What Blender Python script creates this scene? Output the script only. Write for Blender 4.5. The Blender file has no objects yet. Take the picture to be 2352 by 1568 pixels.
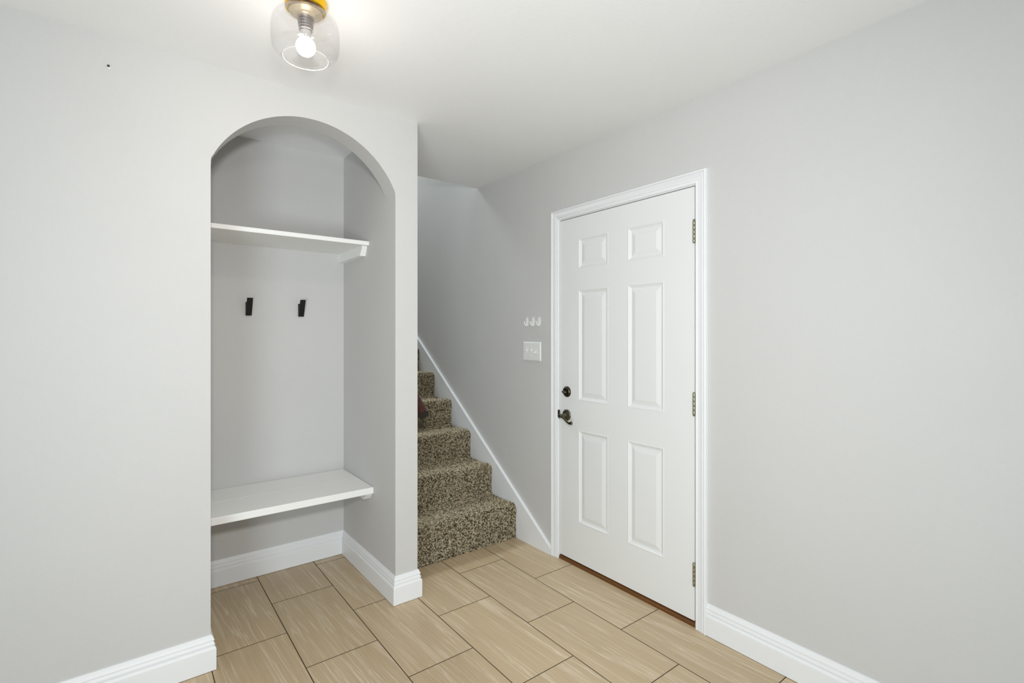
import bpy, bmesh, math, random
import numpy as np
from mathutils import Vector, Matrix

SC = bpy.context.scene
COL = SC.collection
PI = math.pi

# ------------------------------------------------------------------ camera
FPX = 1146.0
YAW = math.atan(885 / 1146)
cam = bpy.data.cameras.new('camera')
cam.sensor_width = 36.0
cam.lens = FPX / 2352 * 36.0
cam.shift_y = -15 / 2352
cam.clip_start = 0.02
camo = bpy.data.objects.new('camera', cam)
camo.location = (0, 0, 1.357)
camo.rotation_euler = (PI / 2, 0, -YAW)
COL.objects.link(camo)
SC.camera = camo

# ------------------------------------------------------------------ world and light
SC.view_settings.view_transform = 'Standard'
SC.view_settings.look = 'None'
SC.view_settings.gamma = 1.0
SC.view_settings.use_curve_mapping = False
SC.view_settings.exposure = 0.06

WORLD_STRENGTH = 0.22
LAMP_STRENGTH = 150.0
w = bpy.data.worlds.new('world')
SC.world = w
w.use_nodes = True
bg = w.node_tree.nodes['Background']
bg.inputs[0].default_value = (0.86, 0.94, 1.0, 1)
bg.inputs[1].default_value = WORLD_STRENGTH


def area_light(name, loc, target, size, energy, color, shape='DISK', size_y=None):
    l = bpy.data.lights.new(name, 'AREA')
    l.shape = shape
    l.size = size
    if size_y:
        l.size_y = size_y
    l.energy = energy
    l.color = color
    o = bpy.data.objects.new(name, l)
    o.location = loc
    d = Vector(target) - Vector(loc)
    o.rotation_euler = d.to_track_quat('-Z', 'Y').to_euler()
    COL.objects.link(o)
    return o


# soft flash beside the camera
fl = bpy.data.lights.new('camera_side_light', 'SPOT')
fl.spot_size = math.radians(132)
fl.spot_blend = 1.0
fl.energy = 104.0
fl.shadow_soft_size = 0.07
fl.color = (0.985, 0.99, 1.0)
flo = bpy.data.objects.new('camera_side_light', fl)
flo.location = (0.0, -0.02, 1.64)
flo.rotation_euler = (Vector((1.6, 2.3, 1.25)) - Vector(flo.location)).to_track_quat('-Z', 'Y').to_euler()
COL.objects.link(flo)
# daylight that comes down the stairwell from upstairs
area_light('stairwell_daylight', (1.65, 5.2, 4.6), (1.9, 3.6, 1.6), 0.9, 56.0, (0.88, 0.97, 1.0))
# added cool fill light, low behind the camera, aimed up to brighten the ceiling
area_light('low_fill_light', (-1.3, -1.2, 0.5), (0.7, 0.5, 2.4), 1.1, 62.0, (0.83, 0.94, 1.0))


# ------------------------------------------------------------------ materials
def srgb(r, g, b):
    f = lambda c: (c / 255 / 12.92) if c / 255 <= 0.04045 else ((c / 255 + 0.055) / 1.055) ** 2.4
    return (f(r), f(g), f(b), 1)


def new_mat(name):
    m = bpy.data.materials.new(name)
    m.use_nodes = True
    nt = m.node_tree
    return m, nt, nt.nodes['Principled BSDF']


def N(nt, t, **kw):
    n = nt.nodes.new(t)
    for k, v in kw.items():
        setattr(n, k, v)
    return n


def mth(nt, op, a, b=None, c=None):
    n = nt.nodes.new('ShaderNodeMath')
    n.operation = op
    for i, v in enumerate((a, b, c)):
        if v is None:
            continue
        if isinstance(v, (int, float)):
            n.inputs[i].default_value = v
        else:
            nt.links.new(v, n.inputs[i])
    return n.outputs[0]


def mixc(nt, fac, a, b, blend='MIX'):
    n = nt.nodes.new('ShaderNodeMix')
    n.data_type = 'RGBA'
    n.blend_type = blend
    for s, v in ((n.inputs[0], fac), (n.inputs[6], a), (n.inputs[7], b)):
        if isinstance(v, (int, float)):
            s.default_value = v
        elif isinstance(v, tuple):
            s.default_value = v
        else:
            nt.links.new(v, s)
    return n.outputs[2]


def pos(nt):
    return N(nt, 'ShaderNodeNewGeometry').outputs['Position']


def noise(nt, vec, scale, detail=2.0, rough=0.5, dist=0.0):
    n = N(nt, 'ShaderNodeTexNoise')
    nt.links.new(vec, n.inputs['Vector'])
    n.inputs['Scale'].default_value = scale
    n.inputs['Detail'].default_value = detail
    n.inputs['Roughness'].default_value = rough
    n.inputs['Distortion'].default_value = dist
    return n.outputs['Fac']


def bump(nt, bsdf, h, strength, dist):
    b = N(nt, 'ShaderNodeBump')
    b.inputs['Strength'].default_value = strength
    b.inputs['Distance'].default_value = dist
    nt.links.new(h, b.inputs['Height'])
    nt.links.new(b.outputs[0], bsdf.inputs['Normal'])


def plaster(name, col, rough=0.7, bs=0.25):
    m, nt, b = new_mat(name)
    p = pos(nt)
    n1 = noise(nt, p, 3.0, 3)
    c = mixc(nt, n1, tuple(x * 0.975 for x in col[:3]) + (1,), tuple(min(1, x * 1.02) for x in col[:3]) + (1,))
    nt.links.new(c, b.inputs['Base Color'])
    b.inputs['Roughness'].default_value = rough
    b.inputs['Specular IOR Level'].default_value = 0.3
    h = mth(nt, 'ADD', noise(nt, p, 150, 2), mth(nt, 'MULTIPLY', noise(nt, p, 55, 2), 0.9))
    bump(nt, b, h, bs, 0.0022)
    return m


def paint(name, col, rough=0.35, bs=0.04, scale=60):
    m, nt, b = new_mat(name)
    p = pos(nt)
    n1 = noise(nt, p, 6.0, 3)
    c = mixc(nt, n1, tuple(x * 0.98 for x in col[:3]) + (1,), col)
    nt.links.new(c, b.inputs['Base Color'])
    b.inputs['Roughness'].default_value = rough
    b.inputs['Specular IOR Level'].default_value = 0.4
    bump(nt, b, noise(nt, p, scale, 2), bs, 0.002)
    return m


def metal(name, col, rough=0.3, met=1.0, var=0.12):
    m, nt, b = new_mat(name)
    p = pos(nt)
    n1 = noise(nt, p, 120, 2)
    c = mixc(nt, n1, tuple(x * (1 - var) for x in col[:3]) + (1,), tuple(min(1, x * (1 + var)) for x in col[:3]) + (1,))
    nt.links.new(c, b.inputs['Base Color'])
    b.inputs['Metallic'].default_value = met
    b.inputs['Roughness'].default_value = rough
    return m


M_WALL = plaster('wall_paint', srgb(207, 206, 204))
M_CEIL = plaster('ceiling_paint', srgb(244, 244, 244), 0.8, 0.2)
M_TRIM = paint('trim_paint', srgb(240, 241, 242), 0.38)
M_DOOR = paint('door_paint', srgb(236, 237, 236), 0.42)
M_SHELF = paint('shelf_paint', srgb(246, 246, 243), 0.45, 0.15, 25)
M_PLAST = paint('white_plastic', srgb(236, 237, 233), 0.3, 0.0)
M_BRASS = metal('brass', srgb(236, 190, 40), 0.16, 1.0, 0.04)
M_PEWTER = metal('aged_pewter', srgb(112, 108, 92), 0.28)
M_PEWTERD = metal('dark_pewter', srgb(70, 67, 54), 0.32)
M_HINGE = metal('hinge_nickel', srgb(168, 164, 138), 0.3)
M_BLACK = paint('matte_black', srgb(14, 14, 15), 0.45, 0.0)
M_DARK = paint('rail_end_shade', srgb(38, 34, 28), 0.7, 0.0)  # painted shade for the lower end of the handrail
M_SOCKET = metal('socket_aluminium', srgb(150, 146, 146), 0.32)


def wood_mat(name, c1, c2, rough, scale=(60, 4, 60)):
    m, nt, b = new_mat(name)
    mp = N(nt, 'ShaderNodeMapping')
    nt.links.new(pos(nt), mp.inputs[0])
    mp.inputs['Scale'].default_value = scale
    n1 = noise(nt, mp.outputs[0], 1.0, 4, 0.6, 0.6)
    nt.links.new(mixc(nt, n1, c1, c2), b.inputs['Base Color'])
    b.inputs['Roughness'].default_value = rough
    return m


M_RAIL = wood_mat('stained_handrail_wood', srgb(34, 13, 6), srgb(82, 34, 14), 0.22)
M_THRESH = wood_mat('threshold_wood', srgb(74, 44, 18), srgb(128, 82, 38), 0.4)


def make_tile():
    m, nt, b = new_mat('floor_tile')
    sep = N(nt, 'ShaderNodeSeparateXYZ')
    nt.links.new(pos(nt), sep.inputs[0])
    X, Y = sep.outputs[0], sep.outputs[1]
    PX, PY = 0.306, 0.610
    u = mth(nt, 'DIVIDE', mth(nt, 'SUBTRACT', X, 0.2725), PX)
    ci = mth(nt, 'FLOOR', u)
    odd = mth(nt, 'FLOORED_MODULO', ci, 2.0)
    v = mth(nt, 'DIVIDE', mth(nt, 'SUBTRACT', Y, mth(nt, 'SUBTRACT', 0.598, mth(nt, 'MULTIPLY', odd, 0.305))), PY)
    cj = mth(nt, 'FLOOR', v)
    fu = mth(nt, 'FRACT', u)
    fv = mth(nt, 'FRACT', v)
    du = mth(nt, 'MULTIPLY', mth(nt, 'MINIMUM', fu, mth(nt, 'SUBTRACT', 1.0, fu)), PX)
    dv = mth(nt, 'MULTIPLY', mth(nt, 'MINIMUM', fv, mth(nt, 'SUBTRACT', 1.0, fv)), PY)
    d = mth(nt, 'MINIMUM', du, dv)
    mr = N(nt, 'ShaderNodeMapRange')
    nt.links.new(d, mr.inputs[0])
    mr.inputs[1].default_value = 0.0015
    mr.inputs[2].default_value = 0.0025
    tile = mr.outputs[0]
    idn = N(nt, 'ShaderNodeTexWhiteNoise', noise_dimensions='2D')
    cb = N(nt, 'ShaderNodeCombineXYZ')
    nt.links.new(ci, cb.inputs[0])
    nt.links.new(cj, cb.inputs[1])
    nt.links.new(cb.outputs[0], idn.inputs['Vector'])
    r = idn.outputs['Value']
    # grain coordinates run along the tile, shifted for every tile
    def coords(sx, sy, k, skew=0.0):
        c = N(nt, 'ShaderNodeCombineXYZ')
        xx = mth(nt, 'MULTIPLY', mth(nt, 'ADD', X, mth(nt, 'MULTIPLY', Y, skew)), sx)
        nt.links.new(xx, c.inputs[0])
        nt.links.new(mth(nt, 'MULTIPLY', Y, sy), c.inputs[1])
        nt.links.new(mth(nt, 'MULTIPLY', r, k), c.inputs[2])
        return c.outputs[0]
    broad = noise(nt, coords(10, 0.8, 37, 0.05), 1.0, 3, 0.55, 0.3)
    fine = noise(nt, coords(230, 4.5, 61, 0.04), 1.0, 3, 0.65, 0.15)
    mid = noise(nt, coords(58, 1.6, 23, 0.05), 1.0, 4, 0.65, 0.35)
    vein = noise(nt, coords(24, 0.75, 83, 0.06), 1.0, 5, 0.6, 0.4)
    vr = mth(nt, 'ABSOLUTE', mth(nt, 'SUBTRACT', vein, 0.53))
    vm = N(nt, 'ShaderNodeMapRange')
    nt.links.new(vr, vm.inputs[0])
    vm.inputs[1].default_value = 0.0
    vm.inputs[2].default_value = 0.030
    vm.inputs[3].default_value = 1.0
    vm.inputs[4].default_value = 0.0
    veinm = mth(nt, 'MULTIPLY', vm.outputs[0], mth(nt, 'MULTIPLY', noise(nt, coords(7, 4, 11), 1.0, 2), 0.7))
    c = mixc(nt, broad, srgb(176, 153, 118), srgb(206, 184, 150))
    c = mixc(nt, mth(nt, 'MULTIPLY', mid, 0.42), c, srgb(162, 138, 106))
    c = mixc(nt, mth(nt, 'MULTIPLY', mth(nt, 'SUBTRACT', fine, 0.3), 0.75), c, srgb(226, 208, 178))
    c = mixc(nt, veinm, c, srgb(240, 228, 206))
    tint = mth(nt, 'ADD', 0.94, mth(nt, 'MULTIPLY', r, 0.10))
    hs = N(nt, 'ShaderNodeHueSaturation')
    nt.links.new(tint, hs.inputs['Value'])
    nt.links.new(c, hs.inputs['Color'])
    c = mixc(nt, tile, srgb(72, 56, 34), hs.outputs[0])
    nt.links.new(c, b.inputs['Base Color'])
    rr = mth(nt, 'ADD', mth(nt, 'MULTIPLY', mth(nt, 'SUBTRACT', 1.0, tile), 0.35), 0.36)
    nt.links.new(rr, b.inputs['Roughness'])
    b.inputs['Specular IOR Level'].default_value = 0.45
    h = mth(nt, 'ADD', mth(nt, 'MULTIPLY', tile, 1.0), mth(nt, 'MULTIPLY', fine, 0.10))
    bump(nt, b, h, 0.5, 0.0018)
    return m


M_TILE = make_tile()


def make_carpet():
    m, nt, b = new_mat('carpet_backing')
    p = pos(nt)
    n1 = noise(nt, p, 110, 2, 0.6, 1.5)
    mr = N(nt, 'ShaderNodeMapRange')
    nt.links.new(n1, mr.inputs[0])
    mr.inputs[1].default_value = 0.4
    mr.inputs[2].default_value = 0.62
    nt.links.new(mixc(nt, mr.outputs[0], srgb(58, 49, 38), srgb(126, 112, 90)), b.inputs['Base Color'])
    b.inputs['Roughness'].default_value = 1.0
    b.inputs['Specular IOR Level'].default_value = 0.0
    bump(nt, b, n1, 1.0, 0.006)
    m2, nt, b = new_mat('carpet_yarn')
    a = N(nt, 'ShaderNodeAttribute', attribute_name='yarn')
    nt.links.new(a.outputs['Color'], b.inputs['Base Color'])
    b.inputs['Roughness'].default_value = 1.0
    b.inputs['Specular IOR Level'].default_value = 0.05
    return m, m2


M_CARPET, M_YARN = make_carpet()


def make_glass():
    m, nt, b = new_mat('clear_glass')
    nt.nodes.remove(b)
    out = nt.nodes['Material Output']
    tr = N(nt, 'ShaderNodeBsdfTransparent')
    gl = N(nt, 'ShaderNodeBsdfGlossy')
    gl.inputs['Roughness'].default_value = 0.03
    gl.inputs['Color'].default_value = (1, 1, 1, 1)
    lw = N(nt, 'ShaderNodeLayerWeight')
    lw.inputs['Blend'].default_value = 0.12
    mr = N(nt, 'ShaderNodeMapRange')
    nt.links.new(lw.outputs['Facing'], mr.inputs[0])
    mr.inputs[1].default_value = 0.0
    mr.inputs[2].default_value = 1.0
    mr.inputs[3].default_value = 0.03
    mr.inputs[4].default_value = 0.38
    tc = mixc(nt, lw.outputs['Facing'], (0.995, 0.995, 0.995, 1), (0.90, 0.90, 0.91, 1))
    nt.links.new(tc, tr.inputs['Color'])
    mx = N(nt, 'ShaderNodeMixShader')
    nt.links.new(mr.outputs[0], mx.inputs[0])
    nt.links.new(tr.outputs[0], mx.inputs[1])
    nt.links.new(gl.outputs[0], mx.inputs[2])
    nt.links.new(mx.outputs[0], out.inputs['Surface'])
    return m


M_GLASS = make_glass()


def make_emit(name, col, strength):
    m, nt, b = new_mat(name)
    b.inputs['Base Color'].default_value = (0.9, 0.9, 0.88, 1)
    b.inputs['Emission Color'].default_value = col
    b.inputs['Emission Strength'].default_value = strength
    return m


M_BULB = make_emit('lit_bulb', (1.0, 0.89, 0.79, 1), LAMP_STRENGTH)
M_BULB2 = make_emit('bulb_shoulder_glow', (1.0, 0.9, 0.8, 1), LAMP_STRENGTH * 0.08)
M_PORC = paint('bulb_collar_plastic', srgb(176, 174, 170), 0.3, 0.0)
M_DISH = metal('socket_dish_metal', srgb(196, 182, 156), 0.35, 0.85)


# ------------------------------------------------------------------ helpers
def wloc(o):
    v = Vector((0, 0, 0))
    while o:
        v += o.location
        o = o.parent
    return v


def obj(name, bm, mat, parent=None, smooth=False, loc=None):
    """link bm (world coordinates) as one mesh; its origin is the parent's, or loc"""
    bmesh.ops.recalc_face_normals(bm, faces=bm.faces[:])
    base = wloc(parent) if parent else Vector(loc or (0, 0, 0))
    bmesh.ops.translate(bm, verts=bm.verts[:], vec=-base)
    if smooth is True:
        for f in bm.faces:
            f.smooth = True
    elif smooth:
        for f in bm.faces:
            f.smooth = True
        for e in bm.edges:
            if len(e.link_faces) == 2 and e.calc_face_angle(0) > math.radians(smooth):
                e.smooth = False
    me = bpy.data.meshes.new(name)
    bm.to_mesh(me)
    bm.free()
    me.materials.append(mat)
    o = bpy.data.objects.new(name, me)
    COL.objects.link(o)
    if parent:
        o.parent = parent
    else:
        o.location = base
    return o


def thing(name, label, cat, loc, group=None):
    o = bpy.data.objects.new(name, None)
    o.empty_display_size = 0.05
    o.location = loc
    COL.objects.link(o)
    tag(o, label, cat, group)
    return o


def tag(o, label, cat, group=None):
    o['label'] = label
    o['category'] = cat
    if group:
        o['group'] = group
    return o


def structure(o):
    o['kind'] = 'structure'
    return o


def box(bm, lo, hi, bev=0.0, seg=2):
    c = [(lo[i] + hi[i]) / 2 for i in range(3)]
    s = [abs(hi[i] - lo[i]) for i in range(3)]
    r = bmesh.ops.create_cube(bm, size=1.0, matrix=Matrix.Translation(c) @ Matrix.Diagonal((s[0], s[1], s[2], 1)))
    if bev:
        es = list({e for v in r['verts'] for e in v.link_edges})
        bmesh.ops.bevel(bm, geom=es, offset=bev, segments=seg, profile=0.5, affect='EDGES')


def prism(bm, pts, axis, a, b):
    """extrude a closed outline; pts are the two other coordinates in xyz order"""
    def mk(p, t):
        return {0: (t, p[0], p[1]), 1: (p[0], t, p[1]), 2: (p[0], p[1], t)}[axis]
    v0 = [bm.verts.new(mk(p, a)) for p in pts]
    v1 = [bm.verts.new(mk(p, b)) for p in pts]
    n = len(pts)
    f0 = bm.faces.new(v0)
    f1 = bm.faces.new(v1[::-1])
    for i in range(n):
        bm.faces.new((v0[i], v0[(i + 1) % n], v1[(i + 1) % n], v1[i]))
    bm.normal_update()
    bmesh.ops.triangulate(bm, faces=[f0, f1], ngon_method='EAR_CLIP')


def lathe(bm, prof, centre, axis=(0, 0, 1), seg=48, close=False):
    q = Vector(axis).to_track_quat('Z', 'Y').to_matrix()
    c = Vector(centre)
    rings = []
    for r, h in prof:
        if r < 1e-6:
            rings.append([bm.verts.new(c + q @ Vector((0, 0, h)))])
        else:
            rings.append([bm.verts.new(c + q @ Vector((r * math.cos(2 * PI * k / seg), r * math.sin(2 * PI * k / seg), h))) for k in range(seg)])
    rr = list(zip(rings, rings[1:]))
    if close:
        rr.append((rings[-1], rings[0]))
    for A, B in rr:
        for k in range(seg):
            l = (k + 1) % seg
            if len(A) == 1 and len(B) == 1:
                continue
            if len(A) == 1:
                bm.faces.new((A[0], B[k], B[l]))
            elif len(B) == 1:
                bm.faces.new((A[k], A[l], B[0]))
            else:
                bm.faces.new((A[k], A[l], B[l], B[k]))


def sweep_section(bm, path, section, up=Vector((0, 0, 1)), caps=True):
    """sweep list of (offset_side, offset_up) along 3-D points; mitred with averaged tangents"""
    P = [Vector(p) for p in path]
    rings = []
    for i, p in enumerate(P):
        t = (P[min(i + 1, len(P) - 1)] - P[max(i - 1, 0)]).normalized()
        s = t.cross(up)
        s.normalize()
        uu = s.cross(t).normalized()
        rings.append([bm.verts.new(p + s * a + uu * b) for a, b in (section(i / (len(P) - 1)) if callable(section) else section)])
    n = len(rings[0])
    for A, B in zip(rings, rings[1:]):
        for k in range(n):
            bm.faces.new((A[k], A[(k + 1) % n], B[(k + 1) % n], B[k]))
    if caps:
        bm.faces.new(rings[0][::-1])
        bm.faces.new(rings[-1])


def moulding(bm, path, prof, side):
    """path: 2-D wall line points (x, y); prof: (thickness, z); side: +1 left of travel, -1 right. Mitred."""
    return moulding_range(bm, path, prof, side, 0, len(path) - 1)


def moulding_range(bm, path, prof, side, i0, i1):
    P = [Vector(p) for p in path]
    def nrm(a, b):
        d = (b - a).normalized()
        return Vector((-d.y, d.x)) * side
    rings = []
    for i in range(i0, i1 + 1):
        if i == 0:
            o = nrm(P[0], P[1])
        elif i == len(P) - 1:
            o = nrm(P[-2], P[-1])
        else:
            a, b = nrm(P[i - 1], P[i]), nrm(P[i], P[i + 1])
            o = (a + b) / (1 + a.dot(b))
        rings.append([bm.verts.new((P[i].x + o.x * t, P[i].y + o.y * t, z)) for t, z in prof])
    n = len(prof)
    for A, B in zip(rings, rings[1:]):
        for k in range(n):
            bm.faces.new((A[k], A[(k + 1) % n], B[(k + 1) % n], B[k]))
    bm.faces.new(rings[0][::-1])
    bm.faces.new(rings[-1])


# ------------------------------------------------------------------ main sizes
H = 2.457          # ceiling
XR = 2.088         # wall with the door
YF = 2.352         # wall with the arch
NX0, NX1, NY = 0.270, 1.073, 3.110   # niche
PX = 1.196         # end of the arch wall, left side of the stairs
YO = 3.130         # edge of the ceiling at the stairwell
DY0, DY1, DZ0, DZ1 = 1.3175, 2.227, 0.028, 2.047   # door leaf

ci0, CW = DY0 - 0.0105, 0.0575

# ------------------------------------------------------------------ floor, ceiling, walls
bm = bmesh.new()
box(bm, (-4.2, -3.6, -0.12), (XR + 0.16, 6.4, 0.0))
structure(obj('floor', bm, M_TILE))

bm = bmesh.new()
prism(bm, [(-4.2, -3.6), (XR, -3.6), (XR, YO), (PX, YO), (PX, 6.4), (-4.2, 6.4)], 2, H, H + 0.30)
structure(obj('ceiling', bm, M_CEIL))

# wall with the arched niche opening
R_ARC = 0.4357
xc, zc, zs = (NX0 + NX1) / 2, 2.338 - R_ARC, 2.078
hw = (NX1 - NX0) / 2
ts = math.asin(hw / R_ARC)
arc = []
for k in range(49):
    a = -ts + 2 * ts * k / 48
    arc.append((xc + R_ARC * math.sin(a), zc + R_ARC * math.cos(a)))
z_spring = arc[0][1]
out = [(-4.2, 0), (NX0, 0), (NX0, z_spring - 0.03)]
arc2 = arc[:]
arc2[0] = (NX0 + 0.0015, z_spring + 0.006)
out += arc2[:-1] + [(NX1 - 0.0015, z_spring + 0.006), (NX1, z_spring - 0.03)]
out += [(NX1, 0), (PX, 0), (PX, H), (-4.2, H)]
bm = bmesh.new()
prism(bm, out, 1, YF, YF + 0.118)
structure(obj('wall_front', bm, M_WALL))

bm = bmesh.new()
box(bm, (NX0 - 0.12, YF + 0.118, 0), (NX0, NY, H))
structure(obj('wall_niche_left', bm, M_WALL))
bm = bmesh.new()
box(bm, (NX0 - 0.12, NY, 0), (NX1, NY + 0.12, H))
structure(obj('wall_niche_back', bm, M_WALL))
bm = bmesh.new()
box(bm, (NX1, YF + 0.118, 0), (PX, YO, H))
box(bm, (NX1, YO, 0), (PX, 6.4, 4.9))
structure(obj('wall_niche_right', bm, M_WALL))

# wall with the door: one outline with the opening notched out
J = 0.012
oy0, oy1, oz = DY0 - 0.0055 - J, DY1 + 0.004 + J, DZ1 + 0.005 + J
bm = bmesh.new()
prism(bm, [(-3.6, 0), (oy0, 0), (oy0, oz), (oy1, oz), (oy1, 0), (6.4, 0), (6.4, 4.9), (-3.6, 4.9)], 0, XR, XR + 0.14)
structure(obj('wall_right', bm, M_WALL))
bm = bmesh.new()
box(bm, (PX, 6.28, 0), (XR, 6.4, 4.9))
structure(obj('wall_stair_end', bm, M_WALL))

# ------------------------------------------------------------------ baseboards
BP = [(0, .002), (.018, .002), (.018, .085), (.0175, .0885), (.0155, .0925), (.0125, .0960), (.0095, .0975), (.0095, .1000),
      (.0130, .1010), (.0135, .1040), (.0125, .1080), (.0100, .1130), (.0080, .1160), (.0080, .1180), (.0118, .1190),
      (.0118, .1225), (.0095, .1270), (.0070, .1325), (.0052, .1375), (.0040, .1405), (0, .141)]
BPATH = [(-4.2, YF), (NX0, YF), (NX0, NY), (NX1, NY), (NX1, YF), (PX, YF), (PX, 2.632)]
for nm, a, b in (('baseboard_left', 0, 2), ('baseboard_niche_back', 2, 3), ('baseboard_niche_right', 3, 6)):
    bm = bmesh.new()
    moulding_range(bm, BPATH, BP, -1, a, b)
    structure(obj(nm, bm, M_TRIM))
bm = bmesh.new()
moulding(bm, [(XR, -3.6), (XR, ci0 - CW - 0.0003)], BP, 1)
structure(obj('baseboard_right', bm, M_TRIM))

# ------------------------------------------------------------------ door casing, jamb, threshold
CW = 0.0575
CP = [(0, 0), (0, .0075), (.0015, .0100), (.005, .0120), (.009, .0120), (.0120, .0100), (.0130, .0070), (.0150, .0070), (.0165, .0105),
      (.019, .0125), (.022, .0120), (.030, .0130), (.038, .0160), (.0405, .0165), (.0420, .0150), (.0430, .0115), (.0455, .0115), (.0465, .0160),
      (.050, .0195), (.055, .0195), (.058, .0170), (.059, .013), (.059, 0)]
CP = [(a * CW / 0.059, b) for a, b in CP]
ci0, ci1, ciz = DY0 - 0.0105, DY1 + 0.0055, DZ1 + 0.009
bm = bmesh.new()
rings = []
corners = [((ci1, 0), (1, 0)), ((ci1, ciz), (1, 1)), ((ci0, ciz), (-1, 1)), ((ci0, 0), (-1, 0))]
for (y, z), (oy, ozz) in corners:
    rings.append([bm.verts.new((XR - t, y + oy * wd, z + ozz * wd)) for wd, t in CP])
for A, B in zip(rings, rings[1:]):
    for k in range(len(CP)):
        bm.faces.new((A[k], A[(k + 1) % len(CP)], B[(k + 1) % len(CP)], B[k]))
bm.faces.new(rings[0][::-1])
bm.faces.new(rings[-1])
structure(obj('trim_1', bm, M_TRIM, smooth=35))

bm = bmesh.new()      # jamb lining and door stop
box(bm, (XR + 0.0005, oy0, 0), (XR + 0.14, oy0 + J, oz - J))
box(bm, (XR + 0.0005, oy1 - J, 0), (XR + 0.14, oy1, oz - J))
box(bm, (XR + 0.0005, oy0, oz - J), (XR + 0.14, oy1, oz))
box(bm, (XR + 0.052, oy0 + J, 0.03), (XR + 0.066, oy0 + J + 0.012, oz - J))
box(bm, (XR + 0.052, oy1 - J - 0.012, 0.03), (XR + 0.066, oy1 - J, oz - J))
box(bm, (XR + 0.052, oy0 + J, oz - J - 0.012), (XR + 0.066, oy1 - J, oz - J))
structure(obj('trim_2', bm, M_TRIM))

bm = bmesh.new()      # wooden threshold under the door
prism(bm, [(XR - 0.003, 0.0), (XR - 0.003, 0.012), (XR + 0.002, 0.018), (XR + 0.012, 0.021), (XR + 0.14, 0.022), (XR + 0.14, 0.0)],
      1, oy0 + J, oy1 - J)
structure(obj('trim_3', bm, M_THRESH))

# ------------------------------------------------------------------ door leaf with six raised panels
def sc(y, z):
    k = 2.088 / 2.103
    return y * k, 1.357 + (z - 1.357) * k


ys = [DY0, sc(1.495, 0)[0], sc(1.721, 0)[0], sc(1.857, 0)[0], sc(2.086, 0)[0], DY1]
zs_ = [DZ0, sc(0, .252)[1], sc(0, .797)[1], sc(0, .973)[1], sc(0, 1.622)[1], sc(0, 1.747)[1], sc(0, 1.924)[1], DZ1]
PROF = [(0, 0), (.002, -.0012), (.005, -.0012), (.0075, .0005), (.010, .0045), (.0155, .0062), (.018, .0085), (.0225, .0085),
        (.0245, .0080), (.046, .0022), (.048, .0020)]
bm = bmesh.new()
XD = XR + 0.0015
grid = {}
def gv(i, j):
    if (i, j) not in grid:
        grid[(i, j)] = bm.verts.new((XD, ys[i], zs_[j]))
    return grid[(i, j)]
for i in range(5):
    for j in range(7):
        q = [gv(i, j), gv(i + 1, j), gv(i + 1, j + 1), gv(i, j + 1)]
        if i in (1, 3) and j in (1, 3, 5):
            prev = q
            for d, dep in PROF[1:]:
                cur = [bm.verts.new((XD + dep, ys[i] + d, zs_[j] + d)), bm.verts.new((XD + dep, ys[i + 1] - d, zs_[j] + d)),
                       bm.verts.new((XD + dep, ys[i + 1] - d, zs_[j + 1] - d)), bm.verts.new((XD + dep, ys[i] + d, zs_[j + 1] - d))]
                for k in range(4):
                    bm.faces.new((prev[k], prev[(k + 1) % 4], cur[(k + 1) % 4], cur[k]))
                prev = cur
            bm.faces.new(prev)
        else:
            bm.faces.new(q)
# body behind the face
edge = [gv(i, 0) for i in range(6)] + [gv(5, j) for j in range(1, 8)] + [gv(i, 7) for i in range(4, -1, -1)] + [gv(0, j) for j in range(6, 0, -1)]
back = [bm.verts.new((XD + 0.044, v.co.y, v.co.z)) for v in edge]
for k in range(len(edge)):
    l = (k + 1) % len(edge)
    bm.faces.new((edge[k], edge[l], back[l], back[k]))
bm.faces.new(back)
door = structure(obj('door_1', bm, M_DOOR, loc=(XD, DY1, DZ0)))

for zb in (1.894, 1.086, 0.290):
    zt = sc(0, zb)[1]
    hy = DY0 - 0.002
    bm = bmesh.new()
    n = 5
    L = 0.104
    for k in range(n):
        a, b2 = zt - L * k / n - 0.0006, zt - L * (k + 1) / n + 0.0006
        lathe(bm, [(0, a), (.0058, a), (.0062, a - .0008), (.0062, b2 + .0008), (.0058, b2), (0, b2)], (XR - 0.0055, hy, 0), seg=18)
    hg = obj('hinge', bm, M_HINGE, door, smooth=40)
    bm = bmesh.new()
    lathe(bm, [(0, zt + .004), (.003, zt + .0035), (.0045, zt + .001), (.0035, zt), (.0033, zt - L), (.0045, zt - L - .001), (.003, zt - L - .003), (0, zt - L - .004)],
          (XR - 0.0055, hy, 0), seg=14)
    obj('hinge_pin', bm, M_HINGE, hg, smooth=40)
    bm = bmesh.new()
    box(bm, (XR - 0.0045, hy - 0.0045, zt - L), (XR + 0.03, hy - 0.0010, zt))
    box(bm, (XR - 0.0045, hy + 0.0036, zt - L), (XR + 0.001, hy + 0.0068, zt))
    o = obj('hinge_leaf', bm, M_PEWTERD, hg)
    o['label'] = 'dark hinge leaf set into the jamb'

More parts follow.
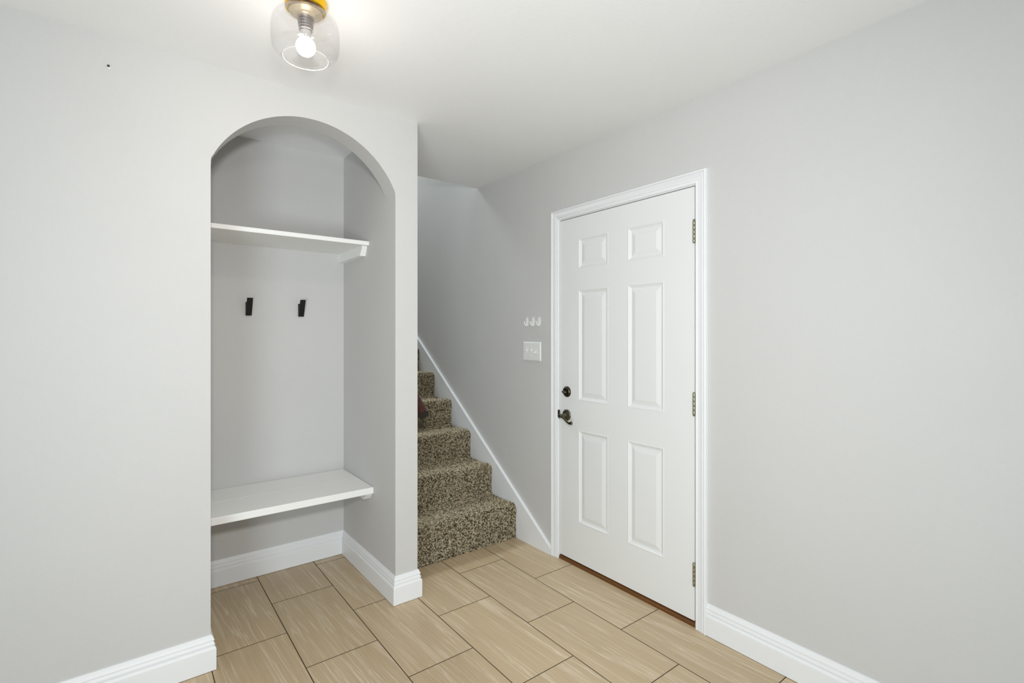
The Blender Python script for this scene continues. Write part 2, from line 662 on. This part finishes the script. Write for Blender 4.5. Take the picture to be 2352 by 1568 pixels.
# deadbolt
by, bz = sc(2.181, 1.015)
bm = bmesh.new()
lathe(bm, [(0, .012), (.020, .012), (.0225, .0115), (.0245, .009), (.0305, .0065), (.0325, .003), (.0325, 0), (0, 0)], (XD, by, bz), (-1, 0, 0), 40)
db = obj('deadbolt', bm, M_PEWTERD, door, smooth=40)
db['label'] = 'round dark pewter deadbolt above the lever'
bm = bmesh.new()
lathe(bm, [(0, .018), (.006, .018), (.007, .016), (.007, .010), (0, .010)], (XD, by, bz), (-1, 0, 0), 20)
q0 = len(bm.verts)
pts = []
for k in range(13):
    t = -1 + 2 * k / 12
    pts.append((XD - 0.025 - 0.006 * (1 - t * t), by + 0.0175 * t, bz + 0.002 * t))
sweep_section(bm, pts, lambda u: [(a * (0.0035 + 0.002 * math.sin(PI * u)), b * (0.003 + 0.0045 * math.sin(PI * u))) for a, b in
              [(math.cos(2 * PI * j / 10), math.sin(2 * PI * j / 10)) for j in range(10)]])
obj('thumb_turn', bm, M_PEWTER, db, smooth=50)

# lever handle
ly, lz = sc(2.183, 0.874)
bm = bmesh.new()
lathe(bm, [(0, .013), (.016, .013), (.019, .012), (.022, .009), (.029, .0075), (.0325, .005), (.034, .002), (.034, 0), (0, 0)], (XD, ly, lz), (-1, 0, 0), 44)
rose = obj('lever_handle', bm, M_PEWTER, door, smooth=40)
rose['label'] = 'pewter lever handle with round rose'
bm = bmesh.new()
lathe(bm, [(.0, .012), (.013, .012), (.0105, .020), (.0085, .030), (.0085, .040), (.0105, .048), (.0125, .052), (.0125, .062), (.011, .0645), (0, .065)],
      (XD, ly, lz), (-1, 0, 0), 28)
obj('neck', bm, M_PEWTER, rose, smooth=45)
bm = bmesh.new()
X0 = XD - 0.057
lp = [(0, 0), (-.012, -.002), (-.028, -.0095), (-.044, -.020), (-.060, -.0295), (-.074, -.0335), (-.088, -.032), (-.099, -.0275)]
pts = []
for k in range(29):
    f = k / 28 * (len(lp) - 1)
    i = min(int(f), len(lp) - 2)
    t = f - i
    p0, p1, p2, p3 = lp[max(i - 1, 0)], lp[i], lp[i + 1], lp[min(i + 2, len(lp) - 1)]
    c = [0.5 * ((2 * p1[m]) + (-p0[m] + p2[m]) * t + (2 * p0[m] - 5 * p1[m] + 4 * p2[m] - p3[m]) * t * t + (-p0[m] + 3 * p1[m] - 3 * p2[m] + p3[m]) * t ** 3) for m in (0, 1)]
    pts.append((X0 + 0.004 * math.sin(PI * k / 28), ly + c[0], lz + c[1]))
def lsec(u):
    a = 0.0058 - 0.0012 * math.sin(PI * u)
    b = 0.0105 - 0.0045 * math.sin(PI * min(1, u * 1.0)) + 0.0005 * u
    return [(a * math.cos(2 * PI * j / 14), b * math.sin(2 * PI * j / 14)) for j in range(14)]
sweep_section(bm, pts, lsec)
obj('lever', bm, M_PEWTER, rose, smooth=50)
bm = bmesh.new()
box(bm, (XR - 0.0105, DY1 + 0.0035, 0.868), (XR + 0.004, DY1 + 0.0085, 0.902), 0.0015)
lathe(bm, [(0, .0), (.004, .0), (.004, .006), (0, .006)], (XR - 0.006, DY1 - 0.002, 0.885), (0, 1, 0), 12)
o = obj('strike_plate', bm, M_PEWTERD, door)
o['label'] = 'dark metal strike plate on the jamb edge'

# ------------------------------------------------------------------ niche shelf and bench
def cleat(bm, xw, xi, y0, y1, ztop, h, bevel_len=0.03):
    """support block on a side wall, front end cut back towards the bottom"""
    a, b2 = min(xw, xi), max(xw, xi)
    prism(bm, [(y0, ztop), (y1, ztop), (y1, ztop - h), (y0 + bevel_len, ztop - h), (y0 + 0.001, ztop - 0.012)], 0, a, b2)
    bmesh.ops.bevel(bm, geom=[e for e in bm.edges if e.calc_face_angle(0) > 0.4], offset=0.0016, segments=2, profile=0.5, affect='EDGES')


sh = thing('coat_shelf', 'thin white painted shelf high up in the arched niche above the hooks', 'shelf', (0.67, NY, 1.80))
bm = bmesh.new()
box(bm, (NX0 + 0.001, 2.694, 1.857), (NX1 - 0.001, NY - 0.0005, 1.8795), 0.0012)
obj('shelf_board', bm, M_SHELF, sh)
for xw, xi in ((NX1 - 0.0005, NX1 - 0.030), (NX0 + 0.0005, NX0 + 0.030)):
    bm = bmesh.new()
    cleat(bm, xw, xi, 2.728, NY - 0.0005, 1.857, 0.052, 0.026)
    obj('support_block', bm, M_SHELF, sh)

bn = thing('niche_bench', 'white painted two-plank bench seat low in the arched niche', 'bench', (0.67, NY, 0.44))
bm = bmesh.new()
box(bm, (NX0 + 0.001, 2.627, 0.488), (NX1 - 0.001, 2.8705, 0.5235), 0.0035)
obj('seat_plank', bm, M_SHELF, bn)
bm = bmesh.new()
box(bm, (NX0 + 0.001, 2.8725, 0.487), (NX1 - 0.001, NY - 0.002, 0.5225), 0.003)
obj('seat_plank', bm, M_SHELF, bn)
for xw, xi in ((NX1 - 0.0005, NX1 - 0.036), (NX0 + 0.0005, NX0 + 0.036)):
    bm = bmesh.new()
    cleat(bm, xw, xi, 2.655, NY - 0.0005, 0.4872, 0.038, 0.030)
    obj('support_block', bm, M_SHELF, bn)

# ------------------------------------------------------------------ black coat hooks
def coat_hook(x, dx, label):
    t = thing('coat_hook', label, 'hook', (x, NY, 1.466), 'black coat hooks in the niche')
    bm = bmesh.new()
    box(bm, (x - .0145, NY - .0045, 1.466), (x + .0145, NY - 0.0003, 1.541), 0.0008)
    obj('back_plate', bm, M_BLACK, t)
    bm = bmesh.new()
    w2 = .0142
    prism(bm, [(NY - .004, 1.466), (NY - .012, 1.466), (NY - .0545, 1.561), (NY - .0485, 1.562), (NY - .004, 1.478)], 0, x - w2, x + w2)
    bmesh.ops.bevel(bm, geom=bm.edges[:], offset=0.0006, segments=1, affect='EDGES')
    obj('hook_strip', bm, M_BLACK, t)
    return t


coat_hook(0.5385, 0, 'black slanted metal coat hook on the niche back, the left one of two')
coat_hook(0.8170, 0, 'black slanted metal coat hook on the niche back, nearer the right corner')

# ------------------------------------------------------------------ screw left in the wall
sx, sz = -0.053, 2.340
t = thing('wall_screw', 'tiny dark screw left in the pale wall high up at the left', 'screw', (sx, YF, sz))
bm = bmesh.new()
lathe(bm, [(0, .010), (.002, .0098), (.0042, .008), (.0040, .007), (.0016, .005), (.0016, -.002), (0, -.002)], (sx, YF, sz), (0, -1, 0), 16)
obj('screw_head', bm, M_PEWTERD, t, smooth=40)
bm = bmesh.new()
lathe(bm, [(0, .0002), (.0055, .0002), (.0062, .0008), (.0066, .0002), (.0066, -.001), (0, -.001)], (sx + .001, YF, sz - .001), (0, -1, 0), 16)
obj('wall_plug', bm, M_PLAST, t, smooth=40)

# ------------------------------------------------------------------ white adhesive hooks by the door
def small_hook(y, z, label):
    t = thing('utility_hook', label, 'hook', (XR, y, z), 'white hooks above the light switch')
    bm = bmesh.new()
    n = 24
    pts = []
    for k in range(n):
        a = 2 * PI * k / n
        pts.append((y + 0.0098 * math.cos(a), z + 0.0285 * math.sin(a)))
    prism(bm, pts, 0, XR - 0.0075, XR - 0.0002)
    obj('back_plate', bm, M_PLAST, t, smooth=40)
    bm = bmesh.new()
    path = [(XR - 0.005, y, z - 0.019), (XR - 0.010, y, z - 0.0255), (XR - 0.016, y, z - 0.0235), (XR - 0.0215, y, z - 0.015), (XR - 0.0255, y, z - 0.005), (XR - 0.028, y, z + 0.003)]
    sweep_section(bm, path, lambda u: [((0.0062 - 0.002 * u) * math.cos(2 * PI * j / 12), (0.0038 - 0.0012 * u) * math.sin(2 * PI * j / 12)) for j in range(12)], up=Vector((0, 1, 0)))
    obj('hook_prong', bm, M_PLAST, t, smooth=50)


for yy, lab in ((2.556, 'small white oval hook above the light switch, farthest of three from the door'),
                (2.493, 'small white oval hook above the light switch, between the two others'),
                (2.4325, 'small white oval hook above the light switch, nearest the door frame')):
    y2, z2 = sc(yy, 1.444)
    small_hook(y2, z2, lab)

# ------------------------------------------------------------------ switch plate
sy0, sz0 = sc(2.417, 1.188)
sy1, sz1 = sc(2.595, 1.311)
t = thing('light_switch', 'white three-gang toggle switch plate on the grey wall left of the door', 'light switch', (XR, (sy0 + sy1) / 2, sz0))
bm = bmesh.new()
def ring(d, x):
    return [bm.verts.new((x, sy0 + d, sz0 + d)), bm.verts.new((x, sy1 - d, sz0 + d)), bm.verts.new((x, sy1 - d, sz1 - d)), bm.verts.new((x, sy0 + d, sz1 - d))]
prev = ring(0, XR - 0.0002)
for d, x in ((0, XR - .0025), (.0025, XR - .0052), (.006, XR - .0066), (.014, XR - .0070)):
    cur = ring(d, x)
    for k in range(4):
        bm.faces.new((prev[k], prev[(k + 1) % 4], cur[(k + 1) % 4], cur[k]))
    prev = cur
bm.faces.new(prev)
plate = obj('plate', bm, M_PLAST, t)
zm = (sz0 + sz1) / 2
for k, up in ((-1, -1), (0, 1), (1, 1)):
    yk = (sy0 + sy1) / 2 + 0.003 + k * 0.0475
    bm = bmesh.new()
    box(bm, (XR - .0078, yk - .0055, zm - .0125), (XR - .0066, yk + .0055, zm + .0125), 0.0004, 1)
    xt = XR - 0.0225
    sec = [(yk - .0045, zm - .004), (yk + .0045, zm - .004), (yk + .0045, zm + .004), (yk - .0045, zm + .004)]
    A = [bm.verts.new((XR - .0070, y, z + (0.002 * up))) for y, z in sec]
    B = [bm.verts.new((xt, yk + (y - yk) * .8, zm + (z - zm) * .8 + 0.011 * up)) for y, z in sec]
    for m in range(4):
        bm.faces.new((A[m], A[(m + 1) % 4], B[(m + 1) % 4], B[m]))
    bm.faces.new(B)
    bm.faces.new(A[::-1])
    obj('toggle', bm, M_PLAST, t)
    for dz in (-.030, .030):
        bm = bmesh.new()
        lathe(bm, [(0, .0012), (.0025, .001), (.0032, 0), (0, 0)], (XR - .0068, yk, zm + dz), (-1, 0, 0), 12)
        obj('screw', bm, M_PLAST, plate)

# ------------------------------------------------------------------ staircase
SXR = 2.0665
RY0, RUN = 2.634, 0.2805
TZ0, RISE = 0.221, 0.2035
NST = 12


def step_profile(n_steps, dense=True):
    """(y, z) outline of the carpet going up, rounded at the nosings and soft at the inner corners"""
    pts = [(RY0, 0.0)]
    for k in range(n_steps):
        y0 = RY0 + RUN * k
        zt = TZ0 + RISE * k
        r = 0.034
        pts.append((y0 + 0.0025, zt - RISE * 0.6))
        pts.append((y0 - 0.001, zt - 0.055))
        for j in range(7):
            a = PI / 2 * j / 6
            pts.append((y0 - 0.004 + r * (1 - math.cos(a)), zt - r + r * math.sin(a)))
        pts.append((y0 + RUN * 0.30, zt - 0.003))
        pts.append((y0 + RUN * 0.55, zt - 0.008))
        pts.append((y0 + RUN * 0.78, zt - 0.006))
        pts.append((y0 + RUN - 0.018, zt + 0.001))
        pts.append((y0 + RUN - 0.004, zt + 0.008))
        pts.append((y0 + RUN, zt + 0.024))
    return pts


st = thing('carpeted_staircase', 'straight staircase in speckled brown carpet rising behind the arch wall', 'stairs', (1.63, RY0, 0))
for k in range(NST):
    y0 = RY0 + RUN * k
    zt = TZ0 + RISE * k
    pr = step_profile(k + 1)
    if k:
        pr = pr[len(step_profile(k)) - 1:]
    poly = pr + [(y0 + RUN, max(0.0, zt - 0.26) if k else 0.0), (pr[0][0], max(0.0, zt - 0.26) if k else 0.0)]
    if k == 0:
        poly = pr + [(y0 + RUN, 0.0)]
    bm = bmesh.new()
    prism(bm, poly, 0, PX + 0.0005, SXR)
    obj('step', bm, M_CARPET, st, smooth=50)

# skirt board along the wall
def zl(y):
    return 0.033 + 0.7255 * (y - 2.289)
ya, yb = ci1 + CW + 0.0005, 5.4
bm = bmesh.new()
prism(bm, [(ya, 0.0005), (RY0 + 0.3, 0.0005), (yb, zl(yb) - 0.55), (yb, zl(yb)), (ya, zl(ya))], 0, SXR + 0.0002, XR - 0.0003)
bmesh.ops.bevel(bm, geom=[e for e in bm.edges if e.calc_face_angle(0) > 0.5], offset=0.0015, segments=2, profile=0.5, affect='EDGES')
structure(obj('trim_4', bm, M_TRIM))


def carpet_pile():
    rng = np.random.default_rng(7)
    pts = np.array(step_profile(6))
    d = np.diff(pts, axis=0)
    ln = np.hypot(d[:, 0], d[:, 1])
    cum = np.concatenate([[0], np.cumsum(ln)])
    n = 84000
    s = rng.uniform(0, cum[-1], n)
    i = np.clip(np.searchsorted(cum, s) - 1, 0, len(ln) - 1)
    f = (s - cum[i]) / ln[i]
    y = pts[i, 0] + d[i, 0] * f
    z = pts[i, 1] + d[i, 1] * f
    x = rng.uniform(PX + 0.004, SXR - 0.004, n)
    ty, tz = d[i, 0] / ln[i], d[i, 1] / ln[i]
    nrm = np.stack([np.zeros(n), -tz, ty], 1)       # outward
    T1 = np.stack([np.zeros(n), ty, tz], 1)
    T2 = np.stack([np.ones(n), np.zeros(n), np.zeros(n)], 1)
    ang = rng.uniform(0, 2 * PI, n)
    lean = T1 * np.cos(ang)[:, None] + T2 * np.sin(ang)[:, None]
    side = np.cross(nrm, lean)
    L = rng.uniform(.008, .017, n)[:, None]
    Hh = rng.uniform(.005, .0085, n)[:, None]
    curl = rng.uniform(-.004, .004, n)[:, None]
    p = np.stack([x, y, z], 1)
    P = [p - nrm * .001 - lean * L * .25, p + nrm * Hh * .85 - lean * L * .05 + side * curl, p + nrm * Hh + lean * L * .38, p + nrm * Hh * .55 + lean * L * .75 - side * curl]
    rad = [.0011, .0018, .0018, .0008]
    verts = np.zeros((n, 12, 3))
    for a in range(4):
        for b in range(3):
            th = 2 * PI * b / 3 + PI / 2
            verts[:, a * 3 + b] = P[a] + rad[a] * (math.cos(th) * side + math.sin(th) * nrm)
    verts[:, :, 0] = np.clip(verts[:, :, 0], PX + 0.001, SXR - 0.0005)
    verts[:, :, 2] = np.maximum(verts[:, :, 2], 0.0005)
    quads = []
    for a in range(3):
        for b in range(3):
            c = (b + 1) % 3
            quads.append((a * 3 + b, a * 3 + c, a * 3 + 3 + c, a * 3 + 3 + b))
    quads = np.array(quads)
    faces = (np.arange(n)[:, None, None] * 12 + quads[None]).reshape(-1, 4)
    base = np.array(wloc(st))
    me = bpy.data.meshes.new('carpet_pile')
    me.vertices.add(n * 12)
    me.vertices.foreach_set('co', (verts.reshape(-1, 3) - base).astype(np.float32).ravel())
    me.loops.add(len(faces) * 4)
    me.loops.foreach_set('vertex_index', faces.ravel().astype(np.int32))
    me.polygons.add(len(faces))
    me.polygons.foreach_set('loop_start', (np.arange(len(faces)) * 4).astype(np.int32))
    me.polygons.foreach_set('loop_total', np.full(len(faces), 4, np.int32))
    me.update(calc_edges=True)
    me.validate()
    pal = np.array([srgb(*c)[:3] for c in ((92, 80, 62), (118, 104, 82), (152, 137, 108), (186, 172, 142), (216, 203, 174), (204, 196, 168), (232, 220, 194))])
    wgt = np.array([.11, .11, .15, .19, .16, .15, .13])
    ci = rng.choice(len(pal), n, p=wgt / wgt.sum())
    colr = pal[ci] * rng.uniform(.85, 1.12, (n, 1))
    ca = np.ones((n, 12, 4))
    ca[:, :, :3] = colr[:, None, :]
    at = me.color_attributes.new('yarn', 'FLOAT_COLOR', 'POINT')
    at.data.foreach_set('color', ca.astype(np.float32).ravel())
    me.materials.append(M_YARN)
    o = bpy.data.objects.new('carpet_pile', me)
    COL.objects.link(o)
    o.parent = st
    o['kind'] = 'stuff'
    o['label'] = 'shaggy speckled beige and brown carpet yarn'


carpet_pile()

# ------------------------------------------------------------------ handrail
hx = 1.272
hy0, hz0 = 2.432, 0.925
t = thing('handrail', 'dark reddish-brown wooden handrail end showing past the arch wall', 'handrail', (hx, hy0, hz0))
bm = bmesh.new()
sec = []
for j in range(20):
    a = 2 * PI * j / 20
    ca, sa = math.cos(a), math.sin(a)
    sec.append((0.030 * math.copysign(abs(ca) ** .75, ca), 0.026 * math.copysign(abs(sa) ** .75, sa)))
sweep_section(bm, [(hx, hy0, hz0), (hx, hy0 + 3.4, hz0 + 3.4 * 0.7255)], sec)
obj('rail', bm, M_RAIL, t, smooth=50)
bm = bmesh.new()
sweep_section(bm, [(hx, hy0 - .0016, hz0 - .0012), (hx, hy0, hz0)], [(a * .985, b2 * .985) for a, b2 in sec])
o = obj('shaded_end', bm, M_DARK, t)  # shade under the rail end is put into this dark cap's colour
o['label'] = 'cut end of the handrail, coloured nearly black for shade'
for q in (0.45, 1.7, 2.9):
    bm = bmesh.new()
    y, z = hy0 + q, hz0 + q * 0.7255
    lathe(bm, [(0, .006), (.028, .005), (.030, 0), (0, 0)], (PX + 0.0003, y, z - 0.075), (1, 0, 0), 24)
    sweep_section(bm, [(PX + .004, y, z - .075), (PX + .04, y, z - .075), (PX + .065, y, z - .068), (PX + .075, y, z - .05), (PX + .076, y, z - .030)],
                  [(.006 * math.cos(2 * PI * j / 10), .006 * math.sin(2 * PI * j / 10)) for j in range(10)], up=Vector((0, 1, 0)))
    obj('bracket', bm, M_PEWTER, t, smooth=45)

# ------------------------------------------------------------------ ceiling light
LX, LY = 0.467, 1.716
t = thing('ceiling_light', 'brass semi-flush ceiling light with clear glass globe and lit bulb', 'ceiling light', (LX, LY, H))
bm = bmesh.new()
lathe(bm, [(0, H - .0003), (.0635, H - .0003), (.066, H - .003), (.066, H - .008), (.0645, H - .011), (.0645, H - .026), (.063, H - .030),
           (.0605, H - .031), (.058, H - .0295), (.0565, H - .029), (.054, H - .0275), (.052, H - .024), (.049, H - .021), (.032, H - .020), (.0, H - .020)], (LX, LY, 0), seg=72)
can = obj('canopy', bm, M_BRASS, t, smooth=30)
for k in range(3):
    a = -2.2 + k * 2 * PI / 3
    bm = bmesh.new()
    cx, cy = LX + .0350 * math.cos(a), LY + .0350 * math.sin(a)
    lathe(bm, [(0, H - .020), (.0035, H - .020), (.0035, H - .030), (.0048, H - .0305), (.0052, H - .034), (.0042, H - .0375), (0, H - .039)], (cx, cy, 0), seg=16)
    obj('screw', bm, M_BRASS, can, smooth=40)
bm = bmesh.new()       # porcelain cone that holds the socket
lathe(bm, [(0, H - .020), (.010, H - .020), (.010, H - .039), (.050, H - .040), (.052, H - .041), (.052, H - .0425), (.048, H - .0445), (.038, H - .049), (.031, H - .053), (.0290, H - .057), (.0290, H - .060), (.0, H - .060)], (LX, LY, 0), seg=48)
obj('socket_cap', bm, M_DISH, t, smooth=40)
bm = bmesh.new()       # ribbed socket
pr = [(0, H - .058)]
zz = H - .058
pr.append((.0265, zz))
for k in range(5):
    pr += [(.0265 - .0012 * k, zz - .001), (.0265 - .0012 * k, zz - .0055), (.0242 - .0012 * k, zz - .0065), (.0242 - .0012 * k, zz - .008)]
    zz -= .0085
pr += [(.019, zz), (0, zz)]
lathe(bm, pr, (LX, LY, 0), seg=40)
obj('socket', bm, M_SOCKET, t, smooth=40)
bz0 = 2.306
bm = bmesh.new()
pr = []
for k in range(19):
    a = -PI / 2 + PI * 0.80 * k / 18
    pr.append((.0305 * math.cos(a), bz0 + .0305 * math.sin(a)))
pr[0] = (0, bz0 - .0305)
lathe(bm, pr[:12] + [(0, pr[11][1])], (LX, LY, 0), seg=40)
bulb = obj('bulb', bm, M_BULB, t, smooth=60)
bm = bmesh.new()       # the shoulder of the bulb above its light source glows less
lathe(bm, [(0, pr[11][1] + .0002), (pr[11][0], pr[11][1] + .0002)] + pr[12:] + [(0, pr[-1][1])], (LX, LY, 0), seg=40)
obj('bulb_shoulder', bm, M_BULB2, bulb, smooth=60)
bm = bmesh.new()
zt = bz0 + .0305 * math.sin(-PI / 2 + PI * 0.80)
lathe(bm, [(0, zt + .0002), (.0178, zt + .0002), (.0165, zt + .006), (.0165, zt + .028), (0, zt + .028)], (LX, LY, 0), seg=32)
obj('bulb_collar', bm, M_PORC, bulb, smooth=40)
# glass globe: open at the bottom, neck ring at the top, walls with thickness
prof = [(.0620, 2.4235), (.0605, 2.4180), (.0600, 2.4125), (.0660, 2.4085), (.0800, 2.4045), (.0930, 2.3965), (.1015, 2.3830), (.1050, 2.3660),
        (.1060, 2.3480), (.1062, 2.3300), (.1055, 2.3120), (.1020, 2.2940), (.0930, 2.2800), (.0810, 2.2715), (.0705, 2.2660)]
def smooth_prof(P, n=4):
    out = []
    for i in range(len(P) - 1):
        p0, p1, p2, p3 = P[max(i - 1, 0)], P[i], P[i + 1], P[min(i + 2, len(P) - 1)]
        for k in range(n):
            s = k / n
            out.append(tuple(0.5 * (2 * p1[m] + (-p0[m] + p2[m]) * s + (2 * p0[m] - 5 * p1[m] + 4 * p2[m] - p3[m]) * s * s + (-p0[m] + 3 * p1[m] - 3 * p2[m] + p3[m]) * s ** 3) for m in (0, 1)))
    return out + [P[-1]]
sp = smooth_prof(prof)
inner = []
for i, p in enumerate(sp):
    a, b2 = Vector(sp[max(i - 1, 0)]), Vector(sp[min(i + 1, len(sp) - 1)])
    d = (b2 - a).normalized()
    nn = Vector((d.y, -d.x))
    if i > 3 and nn.x * (p[0]) > 0 and False:
        nn = -nn
    q = Vector(p) + nn * 0.0022
    inner.append((q.x, q.y))
bm = bmesh.new()
lathe(bm, sp + inner[::-1], (LX, LY, 0), seg=80, close=True)
gl = obj('glass_shade', bm, M_GLASS, t, smooth=40)
gl['label'] = 'clear round glass shade open at the bottom'
bm = bmesh.new()       # fire-polished rim of the shade
R2 = .0706
ringp = []
lathe(bm, [(R2 + .0013 * math.cos(2 * PI * j / 10), 2.2655 + .0013 * math.sin(2 * PI * j / 10)) for j in range(10)], (LX, LY, 0), seg=80, close=True)
m_rim, nt, b = new_mat('glass_rim')
b.inputs['Base Color'].default_value = (0.95, 0.95, 0.95, 1)
b.inputs['Roughness'].default_value = 0.08
b.inputs['Transmission Weight'].default_value = 0.35
b.inputs['IOR'].default_value = 1.5
obj('glass_rim', bm, m_rim, gl, smooth=60)
